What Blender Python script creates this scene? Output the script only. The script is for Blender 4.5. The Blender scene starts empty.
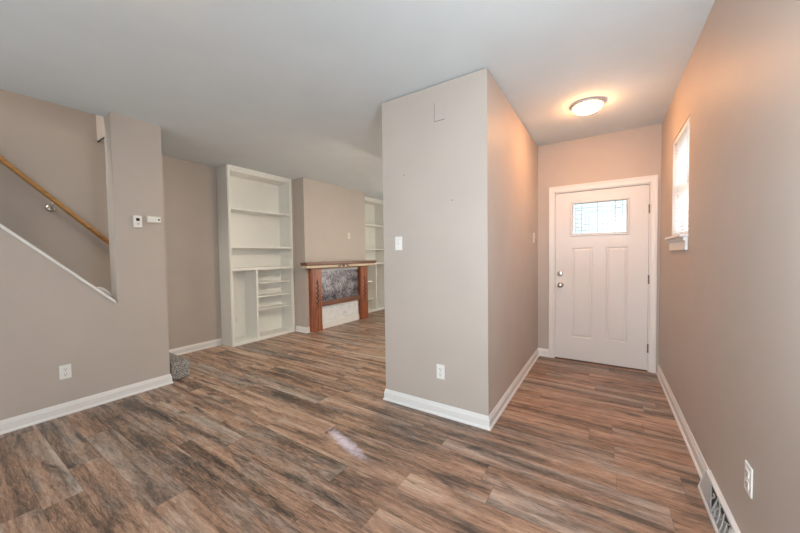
import bpy, bmesh, math, random
from mathutils import Vector, Matrix

random.seed(7)
S = bpy.context.scene
COL = S.collection
# ------------------------------------------------------------------ camera
CAM_H = 1.3027
H_CEIL = 2.6616
YAW, PITCH, ROLL, FPX = .5778, .033, -.0136, 315.7392
cy, sy = math.cos(YAW), math.sin(YAW)
fwd = Vector((-sy, cy, 0)); rgt = Vector((cy, sy, 0)); up = Vector((0, 0, 1))
f2 = fwd*math.cos(PITCH) - up*math.sin(PITCH)
u2 = up*math.cos(PITCH) + fwd*math.sin(PITCH)
r3 = rgt*math.cos(ROLL) + u2*math.sin(ROLL)
u3 = u2*math.cos(ROLL) - rgt*math.sin(ROLL)
cd = bpy.data.cameras.new('camera')
cd.sensor_width = 36; cd.lens = FPX/800*36; cd.clip_start = .02
cam = bpy.data.objects.new('camera', cd); COL.objects.link(cam)
M = Matrix((r3, u3, -f2)).transposed().to_4x4(); M.translation = (0, 0, CAM_H)
cam.matrix_world = M
S.camera = cam
# ------------------------------------------------------------------ view, world, large lights
S.view_settings.view_transform = 'Standard'
S.view_settings.look = 'None'
S.view_settings.gamma = 1
S.view_settings.exposure = .06
S.view_settings.use_curve_mapping = False
W = bpy.data.worlds.new('world'); S.world = W; W.use_nodes = True
bg = W.node_tree.nodes['Background']
bg.inputs['Strength'].default_value = 22
_wt = W.node_tree
_tc = _wt.nodes.new('ShaderNodeTexCoord'); _sp = _wt.nodes.new('ShaderNodeSeparateXYZ'); _rp = _wt.nodes.new('ShaderNodeValToRGB')
_mr = _wt.nodes.new('ShaderNodeMapRange'); _mr.inputs['From Min'].default_value = -1
_wt.links.new(_tc.outputs['Generated'], _sp.inputs[0]); _wt.links.new(_sp.outputs['Z'], _mr.inputs['Value'])
_wt.links.new(_mr.outputs[0], _rp.inputs['Fac']); _wt.links.new(_rp.outputs['Color'], bg.inputs['Color'])
_rp.color_ramp.elements[0].position = .44; _rp.color_ramp.elements[0].color = (.08, .08, .075, 1)
_rp.color_ramp.elements[1].position = .54; _rp.color_ramp.elements[1].color = (.86, .94, 1, 1)

def area(name, loc, direction, sx, sy_, power, color):
    l = bpy.data.lights.new(name, 'AREA'); l.shape = 'RECTANGLE'; l.size = sx; l.size_y = sy_
    l.energy = power; l.color = color
    o = bpy.data.objects.new(name, l); COL.objects.link(o); o.location = loc
    o.rotation_euler = Vector(direction).to_track_quat('-Z', 'Y').to_euler()
    return o
area('daylight_fill_back', (-2.7, -2.4, 1.15), (.95, 1, .03), 1.8, 2.1, 72, (.88, .955, 1))  # added light standing in for daylight from behind the camera, no window built
area('fill_back_right', (-.0, -2.42, 1.3), (-.04, 1, 0), .9, 1.9, 42, (.88, .955, 1))  # added fill light behind the camera, no door built there
area('fill_right_side', (.465, .75, 1.6), (-.6, 1, .05), .7, 1.1, 58, (.86, .94, 1))  # added fill light just outside the view, the wall has no window here
area('fill_far_room', (-2.4, 6.3, 1.4), (-.75, -1, .02), 1.5, 1.9, 54, (1, .93, .83))  # added unseen fill light for the far room, its end wall has no window
area('fill_behind_partition', (-1.95, 3.2, H_CEIL-.35), (-.55, 0, -1), .3, .3, 27, (1, .82, .62))  # added fill light out of sight behind the partition, no lamp fixture
area('fill_upper_stairwell', (-4.4, -1.6, 4.6), (0, .35, -1), .8, 1.5, 76, (1, .95, .88))  # added fill light for the stairwell, the upper storey is closed

# ------------------------------------------------------------------ measured room
H = 2.6616
XR, YD = .4853, 4.3394          # right wall, front-door wall
XP, YP, XQ = -.7277, 2.2985, -1.669   # partition block
XS, YA, YC = -3.8247, 1.0230, 1.4183  # stair wall, its opening jamb and its end
TS = .178
XF, YG = -4.8659, 2.4922        # far stair wall
XW, YH = -4.5829, 3.6073        # bookcase front, its right end
XB, YB, YB2 = -4.3098, 3.64, 5.267    # chimney breast
YE, YBACK = 6.42, -2.6

# ------------------------------------------------------------------ materials
def new_mat(name):
    m = bpy.data.materials.new(name); m.use_nodes = True
    return m, m.node_tree, m.node_tree.nodes['Principled BSDF']
def N(t, kind, **kw):
    n = t.nodes.new(kind)
    for k, v in kw.items():
        setattr(n, k, v)
    return n
def paint(name, col, rough=.6, var=.03, bump=.05, scale=60, metal=0, spec=.5):
    m, t, b = new_mat(name)
    b.inputs['Roughness'].default_value = rough; b.inputs['Metallic'].default_value = metal
    b.inputs['Specular IOR Level'].default_value = spec
    tc = N(t, 'ShaderNodeTexCoord')
    n = N(t, 'ShaderNodeTexNoise'); n.inputs['Scale'].default_value = 3; n.inputs['Detail'].default_value = 5
    t.links.new(tc.outputs['Object'], n.inputs['Vector'])
    r = N(t, 'ShaderNodeValToRGB')
    r.color_ramp.elements[0].position = .3; r.color_ramp.elements[1].position = .7
    r.color_ramp.elements[0].color = tuple(c*(1-var) for c in col) + (1,)
    r.color_ramp.elements[1].color = tuple(min(1, c*(1+var)) for c in col) + (1,)
    t.links.new(n.outputs['Fac'], r.inputs['Fac']); t.links.new(r.outputs['Color'], b.inputs['Base Color'])
    if bump:
        n2 = N(t, 'ShaderNodeTexNoise'); n2.inputs['Scale'].default_value = scale; n2.inputs['Detail'].default_value = 3
        t.links.new(tc.outputs['Object'], n2.inputs['Vector'])
        bp = N(t, 'ShaderNodeBump'); bp.inputs['Strength'].default_value = bump; bp.inputs['Distance'].default_value = .01
        t.links.new(n2.outputs['Fac'], bp.inputs['Height']); t.links.new(bp.outputs['Normal'], b.inputs['Normal'])
    return m
M_WALL = paint('greige_wall_paint', (.50, .445, .40), .55, .025, .06, 45, spec=.35)
M_CEIL = paint('ceiling_paint', (.68, .735, .76), .8, .02, .04, 30, spec=.2)
M_TRIM = paint('white_trim_paint', (.78, .775, .76), .4, .015, 0)
M_SHELF = paint('white_shelf_paint', (.83, .83, .79), .5, .02, 0)
M_DOOR = paint('white_door_paint', (.74, .735, .725), .45, .015, 0)
M_PLAST = paint('white_plastic', (.82, .82, .80), .35, .01, 0)
M_IVORY = paint('ivory_plastic', (.70, .66, .58), .4, .02, 0)
M_DARK = paint('dark_slot', (.02, .02, .02), .6, .1, 0)
M_CHROME = paint('satin_nickel', (.62, .60, .57), .28, .03, 0, metal=1)
M_STEEL = paint('galvanised_grey_steel', (.52, .54, .54), .45, .12, .03, 120, metal=.25)
M_RING = paint('fixture_ring_metal', (.62, .56, .52), .35, .03, 0, metal=.3)
M_CREAM = paint('bare_cream_wood', (.68, .58, .42), .6, .08, .05, 80)
M_CAME = paint('glass_came', (.36, .43, .45), .5, .1, 0)
M_HINGE = paint('dark_bronze_hinge', (.16, .13, .11), .4, .1, 0, metal=.7)
M_BLACK = paint('black_screen', (.012, .014, .018), .2, .1, 0)

def wood(name, c0, c1, axis='Z', rough=.35):
    m, t, b = new_mat(name)
    b.inputs['Roughness'].default_value = rough
    tc = N(t, 'ShaderNodeTexCoord'); mp = N(t, 'ShaderNodeMapping')
    sc = {'X': (2, 40, 40), 'Y': (40, 2, 40), 'Z': (40, 40, 2)}[axis]
    mp.inputs['Scale'].default_value = sc
    n = N(t, 'ShaderNodeTexNoise'); n.inputs['Scale'].default_value = 1; n.inputs['Detail'].default_value = 6
    n.inputs['Distortion'].default_value = .6
    r = N(t, 'ShaderNodeValToRGB'); r.color_ramp.elements[0].position = .3; r.color_ramp.elements[1].position = .7
    r.color_ramp.elements[0].color = c0 + (1,); r.color_ramp.elements[1].color = c1 + (1,)
    t.links.new(tc.outputs['Object'], mp.inputs['Vector']); t.links.new(mp.outputs['Vector'], n.inputs['Vector'])
    t.links.new(n.outputs['Fac'], r.inputs['Fac']); t.links.new(r.outputs['Color'], b.inputs['Base Color'])
    return m
M_POST = wood('red_brown_mantel_wood', (.15, .042, .018), (.40, .125, .052), 'Z')
M_MANTEL = wood('dark_mantel_wood', (.10, .035, .018), (.24, .095, .05), 'Y')
M_OAK = wood('honey_oak_handrail', (.40, .19, .055), (.62, .33, .11), 'Y', .3)

def mosaic(name, stops, bw, bh, mortar, rough, metal, rot=None, noise_scale=6):
    m, t, b = new_mat(name)
    b.inputs['Roughness'].default_value = rough; b.inputs['Metallic'].default_value = metal
    tc = N(t, 'ShaderNodeTexCoord')
    sep = N(t, 'ShaderNodeSeparateXYZ'); cmb = N(t, 'ShaderNodeCombineXYZ')
    t.links.new(tc.outputs['Object'], sep.inputs[0])
    t.links.new(sep.outputs['Y'], cmb.inputs['X']); t.links.new(sep.outputs['Z'], cmb.inputs['Y'])
    br = N(t, 'ShaderNodeTexBrick'); br.inputs['Scale'].default_value = 1
    br.inputs['Brick Width'].default_value = bw; br.inputs['Row Height'].default_value = bh
    br.inputs['Mortar Size'].default_value = mortar; br.inputs['Mortar Smooth'].default_value = .1
    br.inputs['Color1'].default_value = (0, 0, 0, 1); br.inputs['Color2'].default_value = (1, 1, 1, 1)
    br.inputs['Mortar'].default_value = (.5, .5, .5, 1)
    t.links.new(cmb.outputs[0], br.inputs['Vector'])
    ns = N(t, 'ShaderNodeTexNoise'); ns.inputs['Scale'].default_value = noise_scale; ns.inputs['Detail'].default_value = 4
    t.links.new(cmb.outputs[0], ns.inputs['Vector'])
    mx = N(t, 'ShaderNodeMix', data_type='RGBA'); mx.inputs['Factor'].default_value = .55
    t.links.new(br.outputs['Color'], mx.inputs['A']); t.links.new(ns.outputs['Fac'], mx.inputs['B'])
    r = N(t, 'ShaderNodeValToRGB'); cr = r.color_ramp
    while len(cr.elements) < len(stops): cr.elements.new(.5)
    for e, (p, c) in zip(cr.elements, stops): e.position = p; e.color = c + (1,)
    t.links.new(mx.outputs['Result'], r.inputs['Fac']); t.links.new(r.outputs['Color'], b.inputs['Base Color'])
    bp = N(t, 'ShaderNodeBump'); bp.inputs['Strength'].default_value = .4; bp.inputs['Distance'].default_value = .004
    t.links.new(br.outputs['Fac'], bp.inputs['Height']); bp.invert = True
    t.links.new(bp.outputs['Normal'], b.inputs['Normal'])
    return m
M_MOSAIC = mosaic('slate_mosaic_tiles', [(.30, (.012, .012, .018)), (.44, (.045, .048, .06)), (.51, (.19, .165, .20)),
                  (.56, (.22, .26, .29)), (.66, (.36, .30, .33)), (.78, (.52, .52, .45))], .012, .026, .002, .25, .1, noise_scale=5)
M_WHITETILE = mosaic('white_mosaic_tiles', [(.25, (.50, .56, .58)), (.45, (.76, .79, .80)), (.7, (.88, .89, .89))], .022, .012, .002, .3, 0)

def carpet():
    m, t, b = new_mat('speckled_grey_carpet'); b.inputs['Roughness'].default_value = .95
    tc = N(t, 'ShaderNodeTexCoord')
    n = N(t, 'ShaderNodeTexNoise'); n.inputs['Scale'].default_value = 110; n.inputs['Detail'].default_value = 2
    r = N(t, 'ShaderNodeValToRGB'); r.color_ramp.elements[0].position = .38; r.color_ramp.elements[1].position = .62
    r.color_ramp.elements[0].color = (.10, .10, .095, 1); r.color_ramp.elements[1].color = (.50, .48, .45, 1)
    t.links.new(tc.outputs['Object'], n.inputs['Vector']); t.links.new(n.outputs['Fac'], r.inputs['Fac'])
    t.links.new(r.outputs['Color'], b.inputs['Base Color'])
    bp = N(t, 'ShaderNodeBump'); bp.inputs['Strength'].default_value = .6; bp.inputs['Distance'].default_value = .01
    t.links.new(n.outputs['Fac'], bp.inputs['Height']); t.links.new(bp.outputs['Normal'], b.inputs['Normal'])
    return m
M_CARPET = carpet()

def emit(name, col, strength):
    m, t, b = new_mat(name)
    b.inputs['Base Color'].default_value = (.9, .88, .84, 1)
    b.inputs['Emission Color'].default_value = col + (1,); b.inputs['Emission Strength'].default_value = strength
    return m
LAMP = (1, .45, .17)
M_GLOBE = emit('lit_glass_dome', LAMP, 112)
M_GLOBE2 = emit('lit_glass_dome_dim', (1, .60, .34), 18)

def pane(name, tint, rough=.05, alpha=.12):
    m, t, b = new_mat(name)
    t.nodes.remove(b)
    tr = N(t, 'ShaderNodeBsdfTransparent'); tr.inputs['Color'].default_value = tint + (1,)
    gl = N(t, 'ShaderNodeBsdfGlossy'); gl.inputs['Roughness'].default_value = rough
    mx = N(t, 'ShaderNodeMixShader'); mx.inputs[0].default_value = alpha
    t.links.new(tr.outputs[0], mx.inputs[1]); t.links.new(gl.outputs[0], mx.inputs[2])
    t.links.new(mx.outputs[0], t.nodes['Material Output'].inputs['Surface'])
    return m
M_PANE = pane('window_pane', (.97, .99, 1))
M_LITE = pane('bevelled_door_glass', (.232, .246, .248), .15, .06)

def floor_mat():
    m, t, b = new_mat('rustic_plank_floor')
    L = t.links.new
    tc = N(t, 'ShaderNodeTexCoord'); sep = N(t, 'ShaderNodeSeparateXYZ'); L(tc.outputs['Object'], sep.inputs[0])
    def math_(op, a, bb=None, c=None):
        n = N(t, 'ShaderNodeMath', operation=op)
        for i, v in enumerate((a, bb, c)):
            if v is None: continue
            if isinstance(v, (int, float)): n.inputs[i].default_value = v
            else: L(v, n.inputs[i])
        return n.outputs[0]
    X, Y = sep.outputs['X'], sep.outputs['Y']
    PW, PL = .1585, 1.22
    v = math_('DIVIDE', math_('SUBTRACT', Y, .317-PW*20), PW)
    row = math_('FLOOR', v); vf = math_('FRACT', v)
    wn = N(t, 'ShaderNodeTexWhiteNoise', noise_dimensions='1D'); L(row, wn.inputs['W'])
    u = math_('ADD', math_('DIVIDE', X, PL), math_('MULTIPLY', wn.outputs['Value'], 7.3))
    uid = math_('FLOOR', u); uf = math_('FRACT', u)
    cid = N(t, 'ShaderNodeCombineXYZ'); L(row, cid.inputs[0]); L(uid, cid.inputs[1])
    wn2 = N(t, 'ShaderNodeTexWhiteNoise', noise_dimensions='2D'); L(cid.outputs[0], wn2.inputs['Vector'])
    sc2 = N(t, 'ShaderNodeSeparateColor'); L(wn2.outputs['Color'], sc2.inputs[0])
    ra, rb, rc = sc2.outputs[0], sc2.outputs[1], sc2.outputs[2]
    def stretched(sx, sy_, mul, detail, dist=0.0, rough=.55):
        c = N(t, 'ShaderNodeCombineXYZ')
        L(math_('ADD', math_('MULTIPLY', X, sx), math_('MULTIPLY', ra, 37.0)), c.inputs[0])
        L(math_('ADD', math_('MULTIPLY', Y, sy_), math_('MULTIPLY', rb, 19.0)), c.inputs[1])
        L(math_('MULTIPLY', rc, mul), c.inputs[2])
        n = N(t, 'ShaderNodeTexNoise'); n.inputs['Scale'].default_value = 1; n.inputs['Detail'].default_value = detail
        n.inputs['Distortion'].default_value = dist; n.inputs['Roughness'].default_value = rough
        L(c.outputs[0], n.inputs['Vector']); return n.outputs['Fac']
    broad = stretched(.95, 11, 11, 6, .45)
    grain = stretched(9, 80, 5, 6, .8, .7)
    fine = stretched(30, 260, 3, 3, 0, .7)
    patch = stretched(2.6, 11, 23, 4, .5)
    tone = math_('ADD', math_('MULTIPLY', broad, .62), math_('MULTIPLY', grain, .44))
    tone = math_('ADD', tone, math_('MULTIPLY', fine, .22))
    tone = math_('ADD', math_('SUBTRACT', tone, .05), math_('MULTIPLY', math_('SUBTRACT', ra, .5), .07))
    r = N(t, 'ShaderNodeValToRGB'); cr = r.color_ramp
    stops = [(.36, (.070, .050, .040)), (.45, (.19, .122, .085)), (.53, (.345, .21, .142)),
             (.61, (.46, .30, .212)), (.72, (.58, .45, .35))]
    while len(cr.elements) < len(stops): cr.elements.new(.5)
    for e, (p, c) in zip(cr.elements, stops): e.position = p; e.color = c + (1,)
    tone = math_('ADD', math_('MULTIPLY', math_('SUBTRACT', tone, .585), 1.2), .52)
    L(tone, r.inputs['Fac'])
    # greyed, weathered planks
    grey = N(t, 'ShaderNodeMix', data_type='RGBA', blend_type='MIX')
    bw = N(t, 'ShaderNodeRGBToBW'); L(r.outputs['Color'], bw.inputs[0])
    gc = N(t, 'ShaderNodeCombineColor')
    L(math_('MULTIPLY', bw.outputs[0], 1.10), gc.inputs[0]); L(bw.outputs[0], gc.inputs[1]); L(math_('MULTIPLY', bw.outputs[0], .90), gc.inputs[2])
    mr = N(t, 'ShaderNodeMapRange'); mr.inputs['From Min'].default_value = .45; mr.inputs['From Max'].default_value = .7
    mr.inputs['To Max'].default_value = .8
    L(math_('ADD', math_('MULTIPLY', patch, .75), math_('MULTIPLY', rc, .25)), mr.inputs['Value'])
    L(mr.outputs[0], grey.inputs['Factor']); L(r.outputs['Color'], grey.inputs['A']); L(gc.outputs[0], grey.inputs['B'])
    # dark knotty smudges
    dk = stretched(2.3, 12, 31, 6, .8, .6)
    mr2 = N(t, 'ShaderNodeMapRange'); mr2.inputs['From Min'].default_value = .54; mr2.inputs['From Max'].default_value = .72
    mr2.inputs['To Max'].default_value = .85
    L(dk, mr2.inputs['Value'])
    drk = N(t, 'ShaderNodeMix', data_type='RGBA'); L(mr2.outputs[0], drk.inputs['Factor'])
    L(grey.outputs['Result'], drk.inputs['A']); drk.inputs['B'].default_value = (.042, .038, .036, 1)
    # seams
    def edge(f, w):
        a = math_('LESS_THAN', f, w); c = math_('GREATER_THAN', f, 1-w)
        return math_('MAXIMUM', a, c)
    seam = math_('MAXIMUM', edge(vf, .010), edge(uf, .0014))
    sm = N(t, 'ShaderNodeMix', data_type='RGBA'); L(math_('MULTIPLY', seam, .38), sm.inputs['Factor'])
    L(drk.outputs['Result'], sm.inputs['A']); sm.inputs['B'].default_value = (.03, .022, .018, 1)
    # pale lilac patch, broken up by noise
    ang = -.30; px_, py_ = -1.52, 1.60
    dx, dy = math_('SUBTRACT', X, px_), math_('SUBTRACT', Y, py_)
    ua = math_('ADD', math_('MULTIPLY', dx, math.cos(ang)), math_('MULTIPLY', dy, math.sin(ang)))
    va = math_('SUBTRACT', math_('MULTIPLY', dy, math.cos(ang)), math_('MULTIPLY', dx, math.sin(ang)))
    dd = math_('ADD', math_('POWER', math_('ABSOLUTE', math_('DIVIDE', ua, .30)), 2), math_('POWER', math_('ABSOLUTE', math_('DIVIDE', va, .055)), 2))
    lil_n = N(t, 'ShaderNodeTexNoise'); lil_n.inputs['Scale'].default_value = 28; lil_n.inputs['Detail'].default_value = 6; lil_n.inputs['Roughness'].default_value = .7
    L(tc.outputs['Object'], lil_n.inputs['Vector'])
    mk = math_('SUBTRACT', math_('ADD', math_('SUBTRACT', 1.0, dd), math_('MULTIPLY', lil_n.outputs['Fac'], 1.6)), .95)
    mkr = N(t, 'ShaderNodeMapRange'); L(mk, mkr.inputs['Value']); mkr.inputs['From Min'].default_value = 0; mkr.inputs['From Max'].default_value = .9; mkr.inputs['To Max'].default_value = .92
    lil_mix = N(t, 'ShaderNodeMix', data_type='RGBA'); L(mkr.outputs[0], lil_mix.inputs['Factor'])
    L(sm.outputs['Result'], lil_mix.inputs['A']); lil_mix.inputs['B'].default_value = (.74, .66, .76, 1)
    L(lil_mix.outputs['Result'], b.inputs['Base Color'])
    rr = N(t, 'ShaderNodeMapRange'); rr.inputs['To Min'].default_value = .34; rr.inputs['To Max'].default_value = .52
    L(grain, rr.inputs['Value']); L(rr.outputs[0], b.inputs['Roughness'])
    b.inputs['Specular IOR Level'].default_value = .5
    bp = N(t, 'ShaderNodeBump'); bp.inputs['Strength'].default_value = .25; bp.inputs['Distance'].default_value = .003
    L(math_('SUBTRACT', grain, seam), bp.inputs['Height']); L(bp.outputs['Normal'], b.inputs['Normal'])
    return m
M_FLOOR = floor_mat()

# ------------------------------------------------------------------ mesh helpers
def obj(name, bm, mat, parent=None, smooth=False):
    me = bpy.data.meshes.new(name)
    bmesh.ops.recalc_face_normals(bm, faces=bm.faces)
    bm.to_mesh(me); bm.free(); me.materials.append(mat)
    if smooth:
        for p in me.polygons: p.use_smooth = True
    o = bpy.data.objects.new(name, me); COL.objects.link(o)
    if parent: o.parent = parent; o.matrix_parent_inverse = parent.matrix_world.inverted()
    return o
def empty(name, loc, label, cat, group=None, rz=0):
    o = bpy.data.objects.new(name, None); COL.objects.link(o); o.empty_display_size = .1
    o.location = loc; o.rotation_euler = (0, 0, rz); tag(o, label, cat, group)
    o.matrix_world = Matrix.Translation(loc) @ Matrix.Rotation(rz, 4, 'Z')
    return o
def tag(o, label, cat, group=None):
    o['label'] = label; o['category'] = cat
    if group: o['group'] = group
    return o
def struct(name, bm, mat, parent=None):
    o = obj(name, bm, mat, parent)
    if not parent: o['kind'] = 'structure'
    return o
def box(bm, x0, x1, y0, y1, z0, z1, bev=0, mat=None):
    r = bmesh.ops.create_cube(bm, size=1)
    vs = r['verts']
    for v in vs:
        v.co = Vector(((x0+x1)/2 + v.co.x*(x1-x0), (y0+y1)/2 + v.co.y*(y1-y0), (z0+z1)/2 + v.co.z*(z1-z0)))
    if bev:
        es = list({e for v in vs for e in v.link_edges})
        r2 = bmesh.ops.bevel(bm, geom=es, offset=bev, segments=2, affect='EDGES', profile=.5)
        vs = list({v for f in r2['faces'] for v in f.verts} | {v for v in vs if v.is_valid})
    if mat is not None:
        bmesh.ops.transform(bm, matrix=mat, verts=vs)
    return vs
def BX(*a, **k):
    bm = bmesh.new(); box(bm, *a, **k); return bm
def prism(bm, pts, axis, a0, a1):
    """extrude polygon pts (2D) along axis; 'x' -> pts are (y,z); 'y' -> (x,z); 'z' -> (x,y)"""
    def P(p, a):
        return {'x': (a, p[0], p[1]), 'y': (p[0], a, p[1]), 'z': (p[0], p[1], a)}[axis]
    A = [bm.verts.new(P(p, a0)) for p in pts]; B = [bm.verts.new(P(p, a1)) for p in pts]
    n = len(pts)
    bm.faces.new(A); bm.faces.new(B[::-1])
    for i in range(n): bm.faces.new((A[i], B[i], B[(i+1) % n], A[(i+1) % n]))
def tube(bm, pts, r, seg=10, cap=True, radii=None):
    pts = [Vector(p) for p in pts]; rings = []
    prev = None
    for i, p in enumerate(pts):
        d = (pts[min(i+1, len(pts)-1)] - pts[max(i-1, 0)]).normalized()
        if prev is None:
            a = d.orthogonal().normalized()
        else:
            a = (prev - d*prev.dot(d)).normalized()
        prev = a; bvec = d.cross(a); rr = radii[i] if radii else r
        rings.append([bm.verts.new(p + (a*math.cos(2*math.pi*k/seg) + bvec*math.sin(2*math.pi*k/seg))*rr) for k in range(seg)])
    for A, B in zip(rings, rings[1:]):
        for k in range(seg): bm.faces.new((A[k], A[(k+1) % seg], B[(k+1) % seg], B[k]))
    if cap: bm.faces.new(rings[0][::-1]); bm.faces.new(rings[-1])
def lathe(bm, prof, origin, axis, seg=32):
    """prof: (radius, distance along axis)"""
    ax = Vector(axis).normalized(); a = ax.orthogonal().normalized(); b = ax.cross(a); o = Vector(origin)
    rings = []
    for r, h in prof:
        if r < 1e-6: rings.append([bm.verts.new(o + ax*h)])
        else: rings.append([bm.verts.new(o + ax*h + (a*math.cos(2*math.pi*k/seg)+b*math.sin(2*math.pi*k/seg))*r) for k in range(seg)])
    for A, B in zip(rings, rings[1:]):
        if len(A) == 1 and len(B) == 1: continue
        for k in range(seg):
            k2 = (k+1) % seg
            if len(A) == 1: bm.faces.new((A[0], B[k2], B[k]))
            elif len(B) == 1: bm.faces.new((A[k], A[k2], B[0]))
            else: bm.faces.new((A[k], A[k2], B[k2], B[k]))

# ------------------------------------------------------------------ shell
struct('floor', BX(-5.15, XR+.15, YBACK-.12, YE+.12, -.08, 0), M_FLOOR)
# ceiling with the stairwell opening cut out
bm = bmesh.new()
XO = XS - TS; YO = 1.19
CT = .30
box(bm, XO, XR+.15, YBACK-.12, YE+.12, H, H+CT)
box(bm, -5.15, XO, YO, YE+.12, H, H+CT)
struct('ceiling', bm, M_CEIL)
# far stair wall, running up through the stairwell
struct('wall_left', BX(-5.15, XF, YBACK-.12, YG, 0, 5.1), M_WALL)
# niche back and the wall stubs round the bookcases
bm = bmesh.new()
box(bm, -5.15, -4.93, YG, YE+.12, 0, H)
box(bm, -4.93, XW-.30, YG, YG+.020, 0, H)
struct('wall_niche', bm, M_WALL)
bm = bmesh.new()
box(bm, -4.93, XW-.002, YH, YB+.01, 0, H)
box(bm, -4.93, XB, YB, YB2, 0, H)
box(bm, -4.93, XW-.002, YB2, YB2+.033, 0, H)
struct('wall_chimney', bm, M_WALL)
struct('wall_far', BX(-4.93, XQ, YE, YE+.12, 0, H), M_WALL)
struct('wall_partition', BX(XQ, XP, YP, YE+.12, 0, H-.009), M_WALL)
# front-door wall with its door opening
DL, DR, DTOP = -.5244, .3886, 2.04
JL, JR, JT = DL-.012, DR+.012, DTOP+.012
bm = bmesh.new()
box(bm, XP, JL, YD, YD+.14, 0, H); box(bm, JR, XR+.15, YD, YD+.14, 0, H); box(bm, JL, JR, YD, YD+.14, JT, H)
struct('wall_front', bm, M_WALL)
# right wall with window opening
WY0, WY1, WZ0, WZ1 = 2.985, 3.635, 1.435, 2.268
bm = bmesh.new()
box(bm, XR, XR+.15, YBACK-.12, WY0, 0, H); box(bm, XR, XR+.15, WY1, YD, 0, H)
box(bm, XR, XR+.15, WY0, WY1, 0, WZ0); box(bm, XR, XR+.15, WY0, WY1, WZ1, H)
struct('wall_right', bm, M_WALL)
# stair wall with its sloped opening
SL = 1.022
def capz(y): return .918 + (1.003-y)*SL
bm = bmesh.new()
yt = 1.003 - (H-.918)/SL
prism(bm, [(YBACK-.12, 0), (YC, 0), (YC, H), (YA, H), (YA, capz(YA)), (yt, H), (YBACK-.12, H)], 'x', XO, XS)
struct('wall_stair', bm, M_WALL)
struct('wall_back', BX(XF, XR, YBACK-.12, YBACK, 0, H), M_WALL)
# upper storey round the stairwell
bm = bmesh.new()
box(bm, XO, XO+.12, YBACK-.12, YO+.12, H+CT, 5.1); box(bm, XF, XO, YO, YO+.12, H+CT, 5.1); box(bm, XF, XO, YBACK-.12, YBACK, H+CT, 5.1)
struct('wall_upper', bm, M_WALL)
hd = struct('wall_header', BX(XF, XO, YO-.012, YO, H-.005, H+CT), M_WALL)
obj('edge_shadow', BX(XF, XO, YO-.013, YO-.002, H-.016, H-.005), M_DARK, hd)  # dark strip painted in as the shadow line under the header edge
struct('ceiling_upper', BX(-5.15, XO+.12, YBACK-.12, YO+.12, 5.1, 5.2), M_CEIL)

# sloped white cap on the stair half wall
bm = bmesh.new()
ye = 1.006
prism(bm, [(ye, capz(ye)-.017), (ye, capz(ye)+.010), (yt+.02, capz(yt+.02)+.010), (yt+.02, capz(yt+.02)-.017)], 'x', XO-.006, XS+.014)
struct('trim_1', bm, M_TRIM)
# crescent offcut lying on the cap
bm = bmesh.new()
pts = []
for k in range(9):
    s = k/8; y = .905 + s*.100
    pts.append((XS-.10, y, 1.052-.092*s + .016*math.sin(math.pi*s)))
tube(bm, pts, .012, 8, radii=[.007, .011, .013, .014, .014, .014, .013, .011, .007])
tag(obj('trim_offcut', bm, M_TRIM, smooth=True), 'short curved white strip lying on the foot of the sloped stair cap', 'trim strip')

# ------------------------------------------------------------------ baseboards
def baseboard(bm, p0, p1, nrm, k0=0, k1=0, h=.098):
    p0 = Vector((*p0, 0)); p1 = Vector((*p1, 0)); nv = Vector((*nrm, 0)); t = (p1-p0).normalized()
    prof = [(0, 0), (.022, 0), (.022, .008), (.017, .017), (.0125, .020), (.0125, h*.70), (.009, h*.76), (.009, h*.82), (.0055, h*.93), (.004, h), (0, h)]
    A = [bm.verts.new(p0 + nv*d + up*z - t*k0*d) for d, z in prof]
    B = [bm.verts.new(p1 + nv*d + up*z + t*k1*d) for d, z in prof]
    m_ = len(prof)
    bm.faces.new(A); bm.faces.new(B[::-1])
    for i in range(m_): bm.faces.new((A[i], B[i], B[(i+1) % m_], A[(i+1) % m_]))
def BB(name, *segs, h=.098):
    bm = bmesh.new()
    for s in segs: baseboard(bm, *s, h=h)
    return struct(name, bm, M_TRIM)
CASL, CASR = -.597, .460
BB('baseboard_partition', ((XQ, YP), (XP, YP), (0, -1), 1, 1), ((XP, YP), (XP, YD), (1, 0), 1, -1))
BB('baseboard_front', ((XP, YD), (CASL, YD), (0, -1), -1, 0))
REG0, REG1 = 2.312, 1.63
BB('baseboard_right', ((XR, YD), (XR, REG0-.004), (-1, 0), -1, 0), ((XR, REG1+.004), (XR, YBACK), (-1, 0), 0, 0), h=.105)
BB('baseboard_stair', ((XS, YBACK), (XS, YC), (1, 0), 0, 1), ((XS, YC), (XO, YC), (0, 1), 1, 0), h=.102)
BB('baseboard_left', ((XF, 1.645), (XF, YG), (1, 0), 0, -1))
BB('baseboard_chimney', ((XW+.002, YB), (XB, YB), (0, -1), 0, 1), ((XB, YB), (XB, 3.70), (1, 0), 1, 0), ((XB, 5.235), (XB, YB2), (1, 0), 0, 1))

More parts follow.
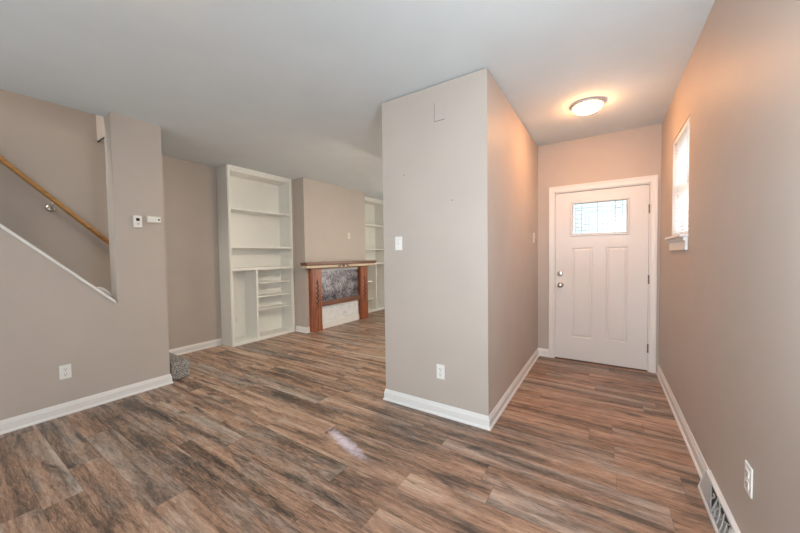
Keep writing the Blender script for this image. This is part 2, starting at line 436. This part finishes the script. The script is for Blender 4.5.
# ------------------------------------------------------------------ front door
def grid_wall(bm, xs, zs, holes, y):
    """faces on plane y over cells, skipping holes; returns nothing"""
    V = {}
    def v(i, j):
        if (i, j) not in V: V[i, j] = bm.verts.new((xs[i], y, zs[j]))
        return V[i, j]
    for i in range(len(xs)-1):
        for j in range(len(zs)-1):
            if (i, j) in holes: continue
            bm.faces.new((v(i, j), v(i+1, j), v(i+1, j+1), v(i, j+1)))
DF = YD + .012           # front face of the leaf
bm = bmesh.new()
PX = [(-.345, -.129), (.004, .212)]; PZ = (.287, 1.374); GX, GZ = (-.345, .200), (1.528, 1.908)
xs = [DL, PX[0][0], PX[0][1], PX[1][0], PX[1][1], DR]; zs = [.012, PZ[0], PZ[1], GZ[0], GZ[1], DTOP]
grid_wall(bm, xs, zs, {(1, 1), (3, 1), (1, 3), (2, 3), (3, 3)}, DF)
def frame_strip(bm, a, b):
    """quad ring between rectangles a,b = (x0,x1,z0,z1,y)"""
    def c(r): return [(r[0], r[4], r[2]), (r[1], r[4], r[2]), (r[1], r[4], r[3]), (r[0], r[4], r[3])]
    A = [bm.verts.new(p) for p in c(a)]; B = [bm.verts.new(p) for p in c(b)]
    for k in range(4): bm.faces.new((A[k], A[(k+1) % 4], B[(k+1) % 4], B[k]))
    return B
for (a0, a1) in PX:
    r = (a0, a1, PZ[0], PZ[1], DF); s = [r]
    for ins, dy in ((.010, .009), (.018, .009), (.034, .0015)):
        s.append((a0+ins, a1-ins, PZ[0]+ins, PZ[1]-ins, DF+dy))
    for q0, q1 in zip(s, s[1:]): Bq = frame_strip(bm, q0, q1)
    bm.faces.new(Bq)
frame_strip(bm, (GX[0], GX[1], GZ[0], GZ[1], DF), (GX[0], GX[1], GZ[0], GZ[1], DF+.044))
# back and rim
frame_strip(bm, (DL, DR, .012, DTOP, DF), (DL, DR, .012, DTOP, DF+.044))
frame_strip(bm, (DL, DR, .012, DTOP, DF+.044), (GX[0], GX[1], GZ[0], GZ[1], DF+.044))
bmesh.ops.remove_doubles(bm, verts=bm.verts, dist=1e-5)
door = struct('door_1', bm, M_DOOR)
# lite frame
bm = bmesh.new()
for (a, b_) in (((-.366, .218, 1.509, 1.925, DF-.001), (-.360, .212, 1.516, 1.918, DF-.012)), ((-.360, .212, 1.516, 1.918, DF-.012), (-.345, .200, 1.530, 1.906, DF-.012)),
                ((-.345, .200, 1.530, 1.906, DF-.012), (-.333, .190, 1.541, 1.896, DF+.012)), ((-.333, .190, 1.541, 1.896, DF+.012), (-.345, .200, 1.530, 1.906, DF+.02))):
    frame_strip(bm, a, b_)
bmesh.ops.remove_doubles(bm, verts=bm.verts, dist=1e-5)
lf = obj('glass_frame', bm, M_DOOR, door)
gl = obj('glass_pane', BX(-.342, .197, DF+.019, DF+.024, 1.533, 1.904), M_LITE, door)
# leaded cames in a prairie pattern
bm = bmesh.new()
gx0, gx1, gz0, gz1 = -.333, .190, 1.541, 1.896
def came(x0, z0, x1, z1, w=.0030):
    box(bm, min(x0, x1)-w/2, max(x0, x1)+w/2, DF+.0145, DF+.0185, min(z0, z1)-w/2, max(z0, z1)+w/2)
for fx in (.05, .17, .47, .80, .93):
    came(gx0+fx*(gx1-gx0), gz0+.002, gx0+fx*(gx1-gx0), gz1-.002, .007 if fx in (.47, .80) else .004)
for fz in (.10, .86):
    came(gx0+.002, gz0+fz*(gz1-gz0), gx1-.002, gz0+fz*(gz1-gz0), .004)
for fx0, fx1 in ((.05, .17), (.80, .93)):
    for fz in (.22, .36, .50, .64, .78):
        came(gx0+fx0*(gx1-gx0), gz0+fz*(gz1-gz0), gx0+fx1*(gx1-gx0), gz0+fz*(gz1-gz0), .0055)
for fx in (.24, .31, .39, .57, .66, .73):
    came(gx0+fx*(gx1-gx0), gz0+.10*(gz1-gz0), gx0+fx*(gx1-gx0), gz0+.72*(gz1-gz0), .003)
for fz in (.30, .72):
    came(gx0+.17*(gx1-gx0), gz0+fz*(gz1-gz0), gx0+.80*(gx1-gx0), gz0+fz*(gz1-gz0), .003)
obj('leaded_came', bm, M_CAME, gl)
# knob and deadbolt
bm = bmesh.new()
lathe(bm, [(0, 0), (.033, 0), (.033, .004), (.028, .009), (.013, .012), (.012, .030), (.020, .036), (.027, .047), (.028, .056), (.024, .066), (.012, .071), (0, .072)], (-.468, DF, .917), (0, -1, 0))
obj('door_knob', bm, M_CHROME, door, True)
bm = bmesh.new()
lathe(bm, [(0, 0), (.032, 0), (.032, .006), (.027, .014), (.018, .016), (0, .016)], (-.472, DF, 1.057), (0, -1, 0))
db = obj('deadbolt', bm, M_CHROME, door, True)
obj('thumb_turn', BX(-.475, -.469, DF-.034, DF-.015, 1.042, 1.072, bev=.002), M_CHROME, db)
for z in (1.776, 1.012, .255):
    bm = bmesh.new()
    lathe(bm, [(0, -.048), (.0095, -.048), (.0095, .048), (0, .048)], (DR+.006, DF-.004, z), (0, 0, 1), 12)
    box(bm, DR-.001, DR+.012, DF-.001, DF+.001, z-.045, z+.045)
    obj('hinge', bm, M_HINGE, door)
# door frame: jambs, stop, casing, threshold
bm = bmesh.new()
for x0, x1, z0, z1 in ((JL, DL-.003, 0, JT), (DR+.003, JR, 0, JT), (DL-.003, DR+.003, DTOP+.004, JT)):
    box(bm, x0, x1, YD-.001, YD+.14, z0, z1)
for x0, x1, z0, z1 in ((DL-.003, DL+.012, .012, DTOP), (DR-.012, DR+.003, .012, DTOP), (DL, DR, DTOP-.012, DTOP+.004)):
    box(bm, x0, x1, DF+.047, DF+.075, z0, z1)
obj('door_jamb', bm, M_TRIM, door)
bm = bmesh.new()
CZ = 2.127
def cas(pts_in, pts_out):
    pass
prof = [(0, 0), (0, .010), (.012, .014), (.045, .017), (.052, .020), (1, .020)]
def casing(bm, side):
    # profile across width from the opening outwards (fraction-like offsets), mitred at the head
    wL, wR, wT = JL-.002-CASL, CASR-JR-.002, CZ-JT-.002
    def ring(f, d):
        w = .0
        return dict(l=JL-.002-f*wL, r=JR+.002+f*wR, t=JT+.002+f*wT, y=YD-d)
    rings = [ring(f, d) for f, d in ((0, 0), (0, .010), (.16, .014), (.62, .016), (.76, .021), (.96, .021), (1, .017), (1, 0))]
    V = []
    for q in rings:
        V.append([bm.verts.new(p) for p in ((q['l'], q['y'], 0), (q['l'], q['y'], q['t']), (q['r'], q['y'], q['t']), (q['r'], q['y'], 0))])
    nR = len(V)
    for i in range(nR):
        A, B = V[i], V[(i+1) % nR]
        for k in range(3): bm.faces.new((A[k], A[k+1], B[k+1], B[k]))
    bm.faces.new([v[0] for v in V]); bm.faces.new([v[3] for v in V][::-1])
casing(bm, 0)
obj('door_casing', bm, M_TRIM, door)
obj('threshold', BX(DL-.003, DR+.003, YD-.005, YD+.14, .0005, .011, bev=.003), paint('brown_threshold', (.10, .055, .035), .5), door)
obj('door_gap_shadow', BX(DL-.003, DR+.003, YD+.004, DF+.03, DTOP+.001, DTOP+.0118), M_DARK, door)  # dark strip standing in for the shadow gap above the leaf

# ------------------------------------------------------------------ window on the right wall
bm = bmesh.new()
xo = XR+.075
for y0, y1, z0, z1 in ((WY0, WY0+.04, WZ0, WZ1), (WY1-.04, WY1, WZ0, WZ1), (WY0+.04, WY1-.04, WZ0, WZ0+.045), (WY0+.04, WY1-.04, WZ1-.045, WZ1), (WY0+.04, WY1-.04, 1.84, 1.88)):
    box(bm, xo, xo+.05, y0, y1, z0, z1, bev=.003)
win = struct('window_1', bm, M_TRIM)
obj('window_pane', BX(xo+.02, xo+.025, WY0+.03, WY1-.03, WZ0+.03, WZ1-.03), M_PANE, win)
bm = bmesh.new()
box(bm, XR-.046, XR+.075, WY0-.012, WY1+.025, WZ0-.022, WZ0-.001, bev=.006)
obj('window_sill', bm, M_TRIM, win)
bm = bmesh.new()
box(bm, XR-.016, XR, WY0-.002, WY1+.008, 1.318, WZ0-.022, bev=.004)
box(bm, XR-.026, XR, WY0-.006, WY1+.014, 1.385, WZ0-.022, bev=.006)
obj('apron', bm, M_TRIM, win)
struct('wall_neighbour', BX(XR+2.2, XR+2.35, 1.5, 14, -.5, 3.5), paint('weathered_siding', (.22, .20, .21), .8, .15, .1, 8))
# venetian blind
blind = empty('window_blind', (XR+.035, (WY0+WY1)/2, WZ0), 'white horizontal slat blind hanging in the small hallway window', 'blind')
obj('headrail', BX(XR+.006, XR+.050, WY0+.006, WY1-.006, WZ1-.036, WZ1-.002, bev=.002), M_PLAST, blind)
bm = bmesh.new()
z = WZ1-.052
while z > WZ0+.035:
    rot = Matrix.Translation((XR+.030, 0, z)) @ Matrix.Rotation(math.radians(14), 4, 'Y')
    box(bm, -.0125, .0125, WY0+.012, WY1-.012, -.0006, .0006, mat=rot)
    z -= .0275
obj('slats', bm, M_PLAST, blind)
obj('bottom_rail', BX(XR+.018, XR+.042, WY0+.012, WY1-.012, WZ0+.008, WZ0+.022, bev=.002), M_PLAST, blind)
for yy in (WY0+.10, WY1-.10):
    bm = bmesh.new(); tube(bm, [(XR+.016, yy, WZ1-.03), (XR+.016, yy, WZ0+.02)], .0012, 6)
    obj('ladder_cord', bm, M_PLAST, blind)
bm = bmesh.new(); tube(bm, [(XR+.002, WY0+.06, WZ1-.03), (XR+.002, WY0+.062, 1.80)], .004, 8)
obj('tilt_wand', bm, M_PLAST, blind)

# ------------------------------------------------------------------ ceiling lights
def ceiling_light(x, y, globe, label):
    t = empty('ceiling_light', (x, y, H), label, 'ceiling light', 'flush ceiling lights')
    bm = bmesh.new()
    lathe(bm, [(0, 0), (.132, 0), (.138, .004), (.138, .012), (.128, .022), (.114, .025), (.110, .021), (0, .021)], (x, y, H), (0, 0, -1), 40)
    obj('fixture_ring', bm, M_RING, t, True)
    bm = bmesh.new()
    lathe(bm, [(.112, .022), (.111, .034), (.101, .050), (.080, .062), (.052, .070), (.020, .073), (0, .0735)], (x, y, H), (0, 0, -1), 40)
    obj('glass_dome', bm, globe, t, True)
    return t
ceiling_light(-.150, 3.39, M_GLOBE, 'round lit flush ceiling light in the hallway before the front door')
ceiling_light(-1.80, .54, M_GLOBE2, 'round lit flush ceiling light in the open room, at the top picture edge')

# ------------------------------------------------------------------ wall plates. Local frame: plate in the xz plane, facing -y
def wall_thing(name, loc, facing, label, cat, group=None):
    rz = {'-y': 0, '+x': math.pi/2, '-x': -math.pi/2}[facing]
    return empty(name, loc, label, cat, group, rz)
def lobj(name, bm, mat, t, parent=None, smooth=False):
    o = obj(name, bm, mat, None, smooth); o.parent = parent or t; return o
def plate(w=.072, h=.118, d=.006):
    return BX(-w/2, w/2, -d, 0, -h/2, h/2, bev=.0025)
def outlet(loc, facing, label, mat=M_PLAST):
    t = wall_thing('power_outlet', loc, facing, label, 'outlet', 'duplex wall outlets')
    lobj('cover_plate', plate(), mat, t)
    for s in (-1, 1):
        bm = bmesh.new(); box(bm, -.017, .017, -.0085, -.005, s*.0225-.0155, s*.0225+.0155, bev=.0015)
        f = lobj('receptacle', bm, mat, t)
        bm = bmesh.new()
        box(bm, -.0085, -.0060, -.0092, -.0080, s*.0225-.002, s*.0225+.008); box(bm, .0060, .0085, -.0092, -.0080, s*.0225-.001, s*.0225+.007)
        box(bm, -.0022, .0022, -.0092, -.0080, s*.0225-.011, s*.0225-.006)
        g = lobj('slots', bm, M_DARK, t, f)
    bm = bmesh.new(); lathe(bm, [(0, 0), (.0035, 0), (.003, .002), (0, .002)], (0, -.006, 0), (0, -1, 0), 10)
    lobj('screw', bm, M_CHROME, t)
    return t
def switch(loc, facing, label, mat=M_PLAST, w=.072, h=.118):
    t = wall_thing('light_switch', loc, facing, label, 'light switch', 'toggle wall switches')
    lobj('cover_plate', plate(w, h), mat, t)
    lobj('toggle_slot', BX(-.0055, .0055, -.0068, -.0055, -.0125, .0125), M_IVORY, t)
    bm = bmesh.new(); box(bm, -.0042, .0042, -.020, -.004, -.006, .006, bev=.0015, mat=Matrix.Rotation(math.radians(-22), 4, 'X'))
    lobj('toggle', bm, mat, t)
    for s in (-1, 1):
        bm = bmesh.new(); lathe(bm, [(0, 0), (.003, 0), (.0025, .0015), (0, .0015)], (0, -.006, s*.030), (0, -1, 0), 10)
        lobj('screw', bm, M_CHROME, t)
    return t
outlet((XS, .660, .364), '+x', 'white duplex outlet low on the stair wall at the left')
outlet((-1.117, YP-0, .360), '-y', 'white duplex outlet low on the front of the partition')
outlet((XR, 1.781, .396), '-x', 'white duplex outlet low on the right wall above the floor register')
outlet((-4.892, 2.735, .33), '+x', 'faint white outlet inside the tall lower bay of the built-in bookcase', M_SHELF)
switch((-1.506, YP, 1.413), '-y', 'white toggle switch at the left edge of the partition front')
switch((XP, 4.067, 1.50), '+x', 'white toggle switch on the partition side near the front door')
switch((XB, 4.745, 1.722), '+x', 'cream switch on the tan chimney wall above the mantel', M_IVORY)
# thermostat
t = wall_thing('thermostat', (XS, 1.191, 1.673), '+x', 'white upright thermostat with dark display on the stair pillar', 'thermostat')
lobj('housing', BX(-.034, .034, -.024, 0, -.058, .058, bev=.004), M_PLAST, t)
lobj('display', BX(-.014, .014, -.0255, -.023, .005, .032), M_BLACK, t)
lobj('button', BX(-.008, .008, -.0265, -.023, -.032, -.014, bev=.001), M_STEEL, t)
# second controller
t = wall_thing('wall_control', (XS, 1.326, 1.703), '+x', 'cream horizontal wall control with small dark button beside the thermostat', 'wall control')
lobj('housing', BX(-.058, .058, -.022, 0, -.033, .033, bev=.004), M_IVORY, t)
lobj('faceplate', BX(-.050, .050, -.0245, -.021, -.025, .025, bev=.002), M_PLAST, t)
lobj('button', BX(.030, .044, -.028, -.023, -.009, .007, bev=.001), M_DARK, t)
for k in (-.034, -.016, .004):
    lobj('indicator', BX(k-.003, k+.003, -.0255, -.0235, -.003, .004), M_STEEL, t)
# painted-over cover plate high on the partition
t = wall_thing('blank_cover_plate', (-1.109, YP, 2.4415), '-y', 'painted-over flat plate high on the partition front, dark line along two edges', 'cover plate')
lobj('plate', BX(-.042, .048, -.0015, 0, -.0705, .0725), M_WALL, t)
bm = bmesh.new(); box(bm, -.0450, -.0422, -.0012, 0, -.0735, .0725); box(bm, -.0450, .048, -.0012, 0, -.0735, -.0708)
lobj('edge_shadow', bm, M_DARK, t)  # dark strips standing in for the shadow along two plate edges
for (x, z, lab) in ((-1.445, 1.990, 'tiny dark nail in the partition front, upper left above the switch'), (-1.005, 1.733, 'tiny dark nail in the middle of the partition front')):
    bm = bmesh.new(); lathe(bm, [(0, 0), (.0045, 0), (.004, .002), (0, .002)], (x, YP, z), (0, -1, 0), 10)
    tag(obj('nail', bm, M_DARK), lab, 'nail', 'nails in the partition')

# ------------------------------------------------------------------ baseboard register on the right wall
reg = empty('floor_register', (XR-.03, (REG0+REG1)/2, 0), 'grey metal baseboard register with fan grille on the right wall', 'register')
RZ, RD = .118, .046
A0, A1 = Vector((XR-RD, 0, .014)), Vector((XR-.014, 0, RZ))      # slanted face, bottom and top edge
sdir = (A1-A0); slen = sdir.length; sdir.normalize()
snorm = Vector((-sdir.z, 0, sdir.x))
if snorm.x > 0: snorm = -snorm
def RP(u, v, d=0):
    """u: metres from the far end towards the camera, v: metres up the face, d: out of the face"""
    return Vector((A0.x, REG0-u, A0.z)) + sdir*v + snorm*d
def rpoly(bm, uv, d0, d1):
    A = [bm.verts.new(RP(u, v, d0)) for u, v in uv]; B = [bm.verts.new(RP(u, v, d1)) for u, v in uv]
    n_ = len(uv); bm.faces.new(A); bm.faces.new(B[::-1])
    for i in range(n_): bm.faces.new((A[i], B[i], B[(i+1) % n_], A[(i+1) % n_]))
RL = REG0-REG1
bm = bmesh.new()   # body: wedge
prism(bm, [(XR, 0), (XR-RD+.002, 0), (XR-RD+.002, .010), (XR-.018, RZ-.004), (XR, RZ-.004)], 'y', REG1, REG0)
obj('body', bm, M_DARK, reg)
bm = bmesh.new()
box(bm, XR-RD-.006, XR-RD+.006, REG1, REG0, 0, .022, bev=.003)
box(bm, XR-.022, XR-.0005, REG1, REG0, RZ-.012, RZ+.004, bev=.003)
prism(bm, [(XR, 0), (XR-RD-.004, 0), (XR-RD-.004, .018), (XR-.018, RZ+.002), (XR, RZ+.002)], 'y', REG0-.001, REG0+.003)
prism(bm, [(XR, 0), (XR-RD-.004, 0), (XR-RD-.004, .018), (XR-.018, RZ+.002), (XR, RZ+.002)], 'y', REG1-.003, REG1+.001)
obj('rim', bm, M_TRIM, reg)
CU = .225          # fan centre along the face
FW = .195          # fan half-width
bm = bmesh.new()
rpoly(bm, [(.006, .012), (CU-.01, .012), (CU-.125, slen-.014), (.006, slen-.014)], .001, .004)
obj('face_panel', bm, M_STEEL, reg)
bm = bmesh.new()
rpoly(bm, [(CU+FW+.012, .008), (RL-.006, .008), (RL-.006, slen-.012), (CU+FW+.012, slen-.012)], .001, .007)
obj('damper_plate', bm, paint('pale_steel', (.66, .68, .69), .4, .04, 0, metal=.1), reg)
bm = bmesh.new()   # closed louvre behind the near half of the fan
rpoly(bm, [(CU+.004, .012), (CU+FW, .012), (CU+FW, slen-.014), (CU+.004, slen-.014)], -.003, .001)
obj('louvre', bm, paint('dull_grey_louvre', (.30, .30, .29), .5, .1, 0, metal=.3), reg)
bm = bmesh.new()   # fan of spokes and arcs
def rbar(u0, v0, u1, v1, w=.003):
    d = Vector((u1-u0, v1-v0)).normalized(); nn = Vector((-d.y, d.x))*w
    rpoly(bm, [(u0+nn.x, v0+nn.y), (u1+nn.x, v1+nn.y), (u1-nn.x, v1-nn.y), (u0-nn.x, v0-nn.y)], .001, .005)
rbar(CU, .010, CU, slen-.012, .004)
rbar(CU-.008, .012, CU-.122, slen-.014, .004)
rbar(CU-.050, .055, CU-.030, .080, .004)
rbar(CU-.030, .080, CU-.055, slen-.03, .004)
for rad in (.040, .085, .130, .170, .205):
    pv = None
    for k in range(13):
        a = math.pi/2*k/12; u, v = CU+rad*math.cos(a), .012+rad*math.sin(a)
        if pv and v < slen-.012 and pv[1] < slen-.012: rbar(pv[0], pv[1], u, v, .0022)
        pv = (u, v)
for a in (.42, .95):
    rr = min(.21, (slen-.03)/math.sin(a))
    rbar(CU+.02*math.cos(a), .012+.02*math.sin(a), CU+rr*math.cos(a), .012+rr*math.sin(a), .0022)
obj('fan_grille', bm, M_STEEL, reg)

# ------------------------------------------------------------------ staircase and handrail
st = empty('staircase', (-4.35, 1.6, 0), 'grey speckled carpeted stairs rising behind the stair wall, bottom step showing', 'stairs')
RISE, RUN, Y1 = .196, .192, 1.625
bm = bmesh.new()
box(bm, XF+.002, XS-.028, YC+.024, Y1, .0, RISE, bev=.018)
obj('bottom_step', bm, M_CARPET, st)
bm = bmesh.new()
for k in range(1, 20):
    yk = Y1-RUN*k
    box(bm, XF+.002, XO-.01, yk-RUN-.02, min(yk+.018, YC+.02), max(0, RISE*k-.25), RISE*(k+1), bev=.012)
obj('upper_steps', bm, M_CARPET, st)
hr = empty('handrail', (XF+.08, 1.0, 1.7), 'round honey oak handrail sloping along the wall above the stairs', 'handrail')
def rz_(y): return 2.274 + (.469-y)*1.0244
bm = bmesh.new()
tube(bm, [(XF+.08, y, rz_(y)) for y in (1.36, .9, .4, -.1, -.6, -1.1)], .023, 16)
obj('rail', bm, M_OAK, hr, True)
for yb in (.80, -.45):
    bm = bmesh.new()
    zb = rz_(yb)
    tube(bm, [(XF+.004, yb-.01, zb-.085), (XF+.035, yb-.01, zb-.083), (XF+.062, yb-.006, zb-.066), (XF+.076, yb, zb-.024)], .007, 10)
    lathe(bm, [(0, 0), (.036, 0), (.034, .006), (.020, .012), (0, .014)], (XF, yb-.01, zb-.085), (1, 0, 0), 20)
    obj('wall_bracket', bm, M_CHROME, hr, True)

# ------------------------------------------------------------------ built-in bookcases
def bookcase(y0, y1, mirror, label):
    t = empty('built_in_bookcase', (XW-.15, (y0+y1)/2, 0), label, 'bookcase', 'built-in bookcases')
    xb, xf = -4.925, XW
    ST = .024
    if not mirror:
        obj('outer_side', BX(XF, xf, YG, YG+.020, 0, H-.001), paint('shaded_white_paint', (.66, .645, .60), .5, .02, 0), t)  # white side panel, its paint greyed to look shaded
    obj('back_panel', BX(xb, xb+.03, y0, y1, 0, H-.001), M_SHELF, t)
    for a, b_ in ((y0, y0+.03), (y1-.03, y1)):
        obj('side_panel', BX(xb+.03, xf-.018, a, b_, 0, H-.001), M_SHELF, t)
    bm = bmesh.new()
    box(bm, xf-.018, xf+.002, y0, y0+ST, 0, H-.001, bev=.002); box(bm, xf-.018, xf+.002, y1-ST, y1, 0, H-.001, bev=.002)
    obj('face_frame', bm, M_SHELF, t)
    bm = bmesh.new()
    box(bm, xf-.018, xf+.002, y0+ST, y1-ST, H-.030, H-.001); box(bm, xb+.03, xf-.020, y0+.03, y1-.03, H-.075, H-.055)
    box(bm, xf-.05, xf-.018, y0+.03, y1-.03, H-.060, H-.025)
    obj('top_rail', bm, M_SHELF, t)
    for z in (2.055, 1.487):
        obj('shelf', BX(xb+.03, xf-.012, y0+.03, y1-.03, z-.030, z, bev=.002), M_SHELF, t)
    obj('counter_shelf', BX(xb+.03, xf+.008, y0+.004, y1-.004, 1.115, 1.158, bev=.003), M_SHELF, t)
    yd = y0 + .408 if not mirror else y1 - .408
    obj('divider', BX(xb+.03, xf-.004, yd-.015, yd+.015, .045, 1.115, bev=.001), M_SHELF, t)
    a, b_ = (yd+.015, y1-.03) if not mirror else (y0+.03, yd-.015)
    for z in ((.72, .30) if mirror else (.905, .685, .475)):
        obj('small_shelf', BX(xb+.03, xf-.085, a, b_, z-.020, z, bev=.001), M_SHELF, t)
    bm = bmesh.new()
    box(bm, xb+.03, xf-.006, y0+.03, y1-.03, .022, .046); box(bm, xf-.030, xf-.014, y0+.03, y1-.03, 0, .022); box(bm, xf-.012, xf+.004, y0+ST-.006, y1-ST+.006, .0, .020)
    obj('base_board', bm, M_SHELF, t)
    return t
bookcase(YG+.0205, YH-.0005, False, 'tall white built-in bookcase left of the chimney breast, empty')
bookcase(YB2+.0335, 6.405, True, 'white built-in bookcase right of the chimney breast, half hidden by the partition')

# ------------------------------------------------------------------ fireplace
fp = empty('fireplace', (XB+.05, 4.45, 0), 'wooden fireplace mantel with carved red-brown posts and mosaic tile panels', 'fireplace')
PF = XB + .095
bm = bmesh.new(); box(bm, XB, -4.155, 3.535, 5.445, 1.172, 1.216, bev=.006)
box(bm, XB, -4.168, 3.550, 5.430, 1.160, 1.173, bev=.004)
obj('mantel_shelf', bm, M_MANTEL, fp)
bm = bmesh.new(); box(bm, XB, -4.180, 3.565, 5.415, 1.116, 1.160, bev=.006)
obj('fascia', bm, M_CREAM, fp)
bm = bmesh.new(); box(bm, XB, -4.195, 3.66, 5.25, 1.092, 1.116, bev=.006)
obj('bed_moulding', bm, M_MANTEL, fp)
# scrolled ornament centred on the fascia
bm = bmesh.new()
xo_ = -4.176
for s in (-1, 1):
    pts = [(xo_, 4.45+s*(.020+.135*k/11), 1.150 + .030*math.sin(k/11*2*math.pi)*(1-.3*k/11)) for k in range(12)]
    tube(bm, pts, .010, 8, radii=[.013-.0006*k for k in range(12)])
    pts = [(xo_, 4.45+s*(.105+.030*math.cos(a)), 1.165+.026*math.sin(a)) for a in [k*.55 for k in range(10)]]
    tube(bm, pts, .007, 8)
lathe(bm, [(0, 0), (.034, 0), (.030, .012), (.018, .020), (.010, .016), (0, .022)], (xo_-.006, 4.45, 1.152), (1, 0, 0), 16)
obj('carved_ornament', bm, M_MANTEL, fp, True)
for (a, b_) in ((3.705, 3.935), (4.99, 5.230)):
    bm = bmesh.new()
    c = .022
    prism(bm, [(XB, a), (PF-c, a), (PF, a+c), (PF, b_-c), (PF-c, b_), (XB, b_)], 'z', .085, 1.092)
    e = .006
    box(bm, XB, PF-.006, a+e, b_-e, 0, .085, bev=.003)
    post = obj('post', bm, M_POST, fp)
    # carved vine: stem with leaf-shaped pierced cut-outs
    bm = bmesh.new()
    ym = (a+b_)/2
    def leaf(y, z, ang, L, w):
        pts = []
        for k in range(10):
            th = 2*math.pi*k/10; lu, lv = L*math.cos(th), w*math.sin(th)*(1-.35*math.cos(th))
            pts.append((y+lu*math.cos(ang)-lv*math.sin(ang), z+lu*math.sin(ang)+lv*math.cos(ang)))
        prism(bm, pts, 'x', PF-.004, PF+.0018)
    for k in range(9):
        z = .50+.043*k; s = 1 if k % 2 else -1
        leaf(ym+s*.018, z, math.pi/2-s*.75, .030, .011)
        if k % 2 == 0: leaf(ym-s*.012, z+.018, math.pi/2+s*.9, .019, .008)
    leaf(ym, .885, math.pi/2, .034, .013); leaf(ym, .455, math.pi/2, .040, .012); leaf(ym-.025, .40, .6, .018, .008)
    tube(bm, [(PF+.0005, ym+.008*math.sin(z*40), z) for z in [.44+.0225*k for k in range(20)]], .0035, 6)
    obj('carved_vine', bm, M_DARK, post)
obj('cross_rail', BX(XB, XB+.065, 3.919, 5.006, .418, .505, bev=.005), M_MANTEL, fp)
obj('upper_tile_panel', BX(XB, XB+.020, 3.919, 5.006, .505, 1.045), M_MOSAIC, fp)
bm = bmesh.new(); box(bm, XB, XB+.026, 3.919, 5.006, 1.045, 1.092)
obj('lintel_strip', bm, paint('grey_stone_lintel', (.50, .52, .54), .4, .2, .1, 20), fp)
obj('lower_tile_panel', BX(XB, XB+.022, 3.919, 5.006, .10, .418), M_WHITETILE, fp)
obj('hearth_baseboard', BX(XB, XB+.034, 3.919, 5.006, 0, .11, bev=.004), M_TRIM, fp)
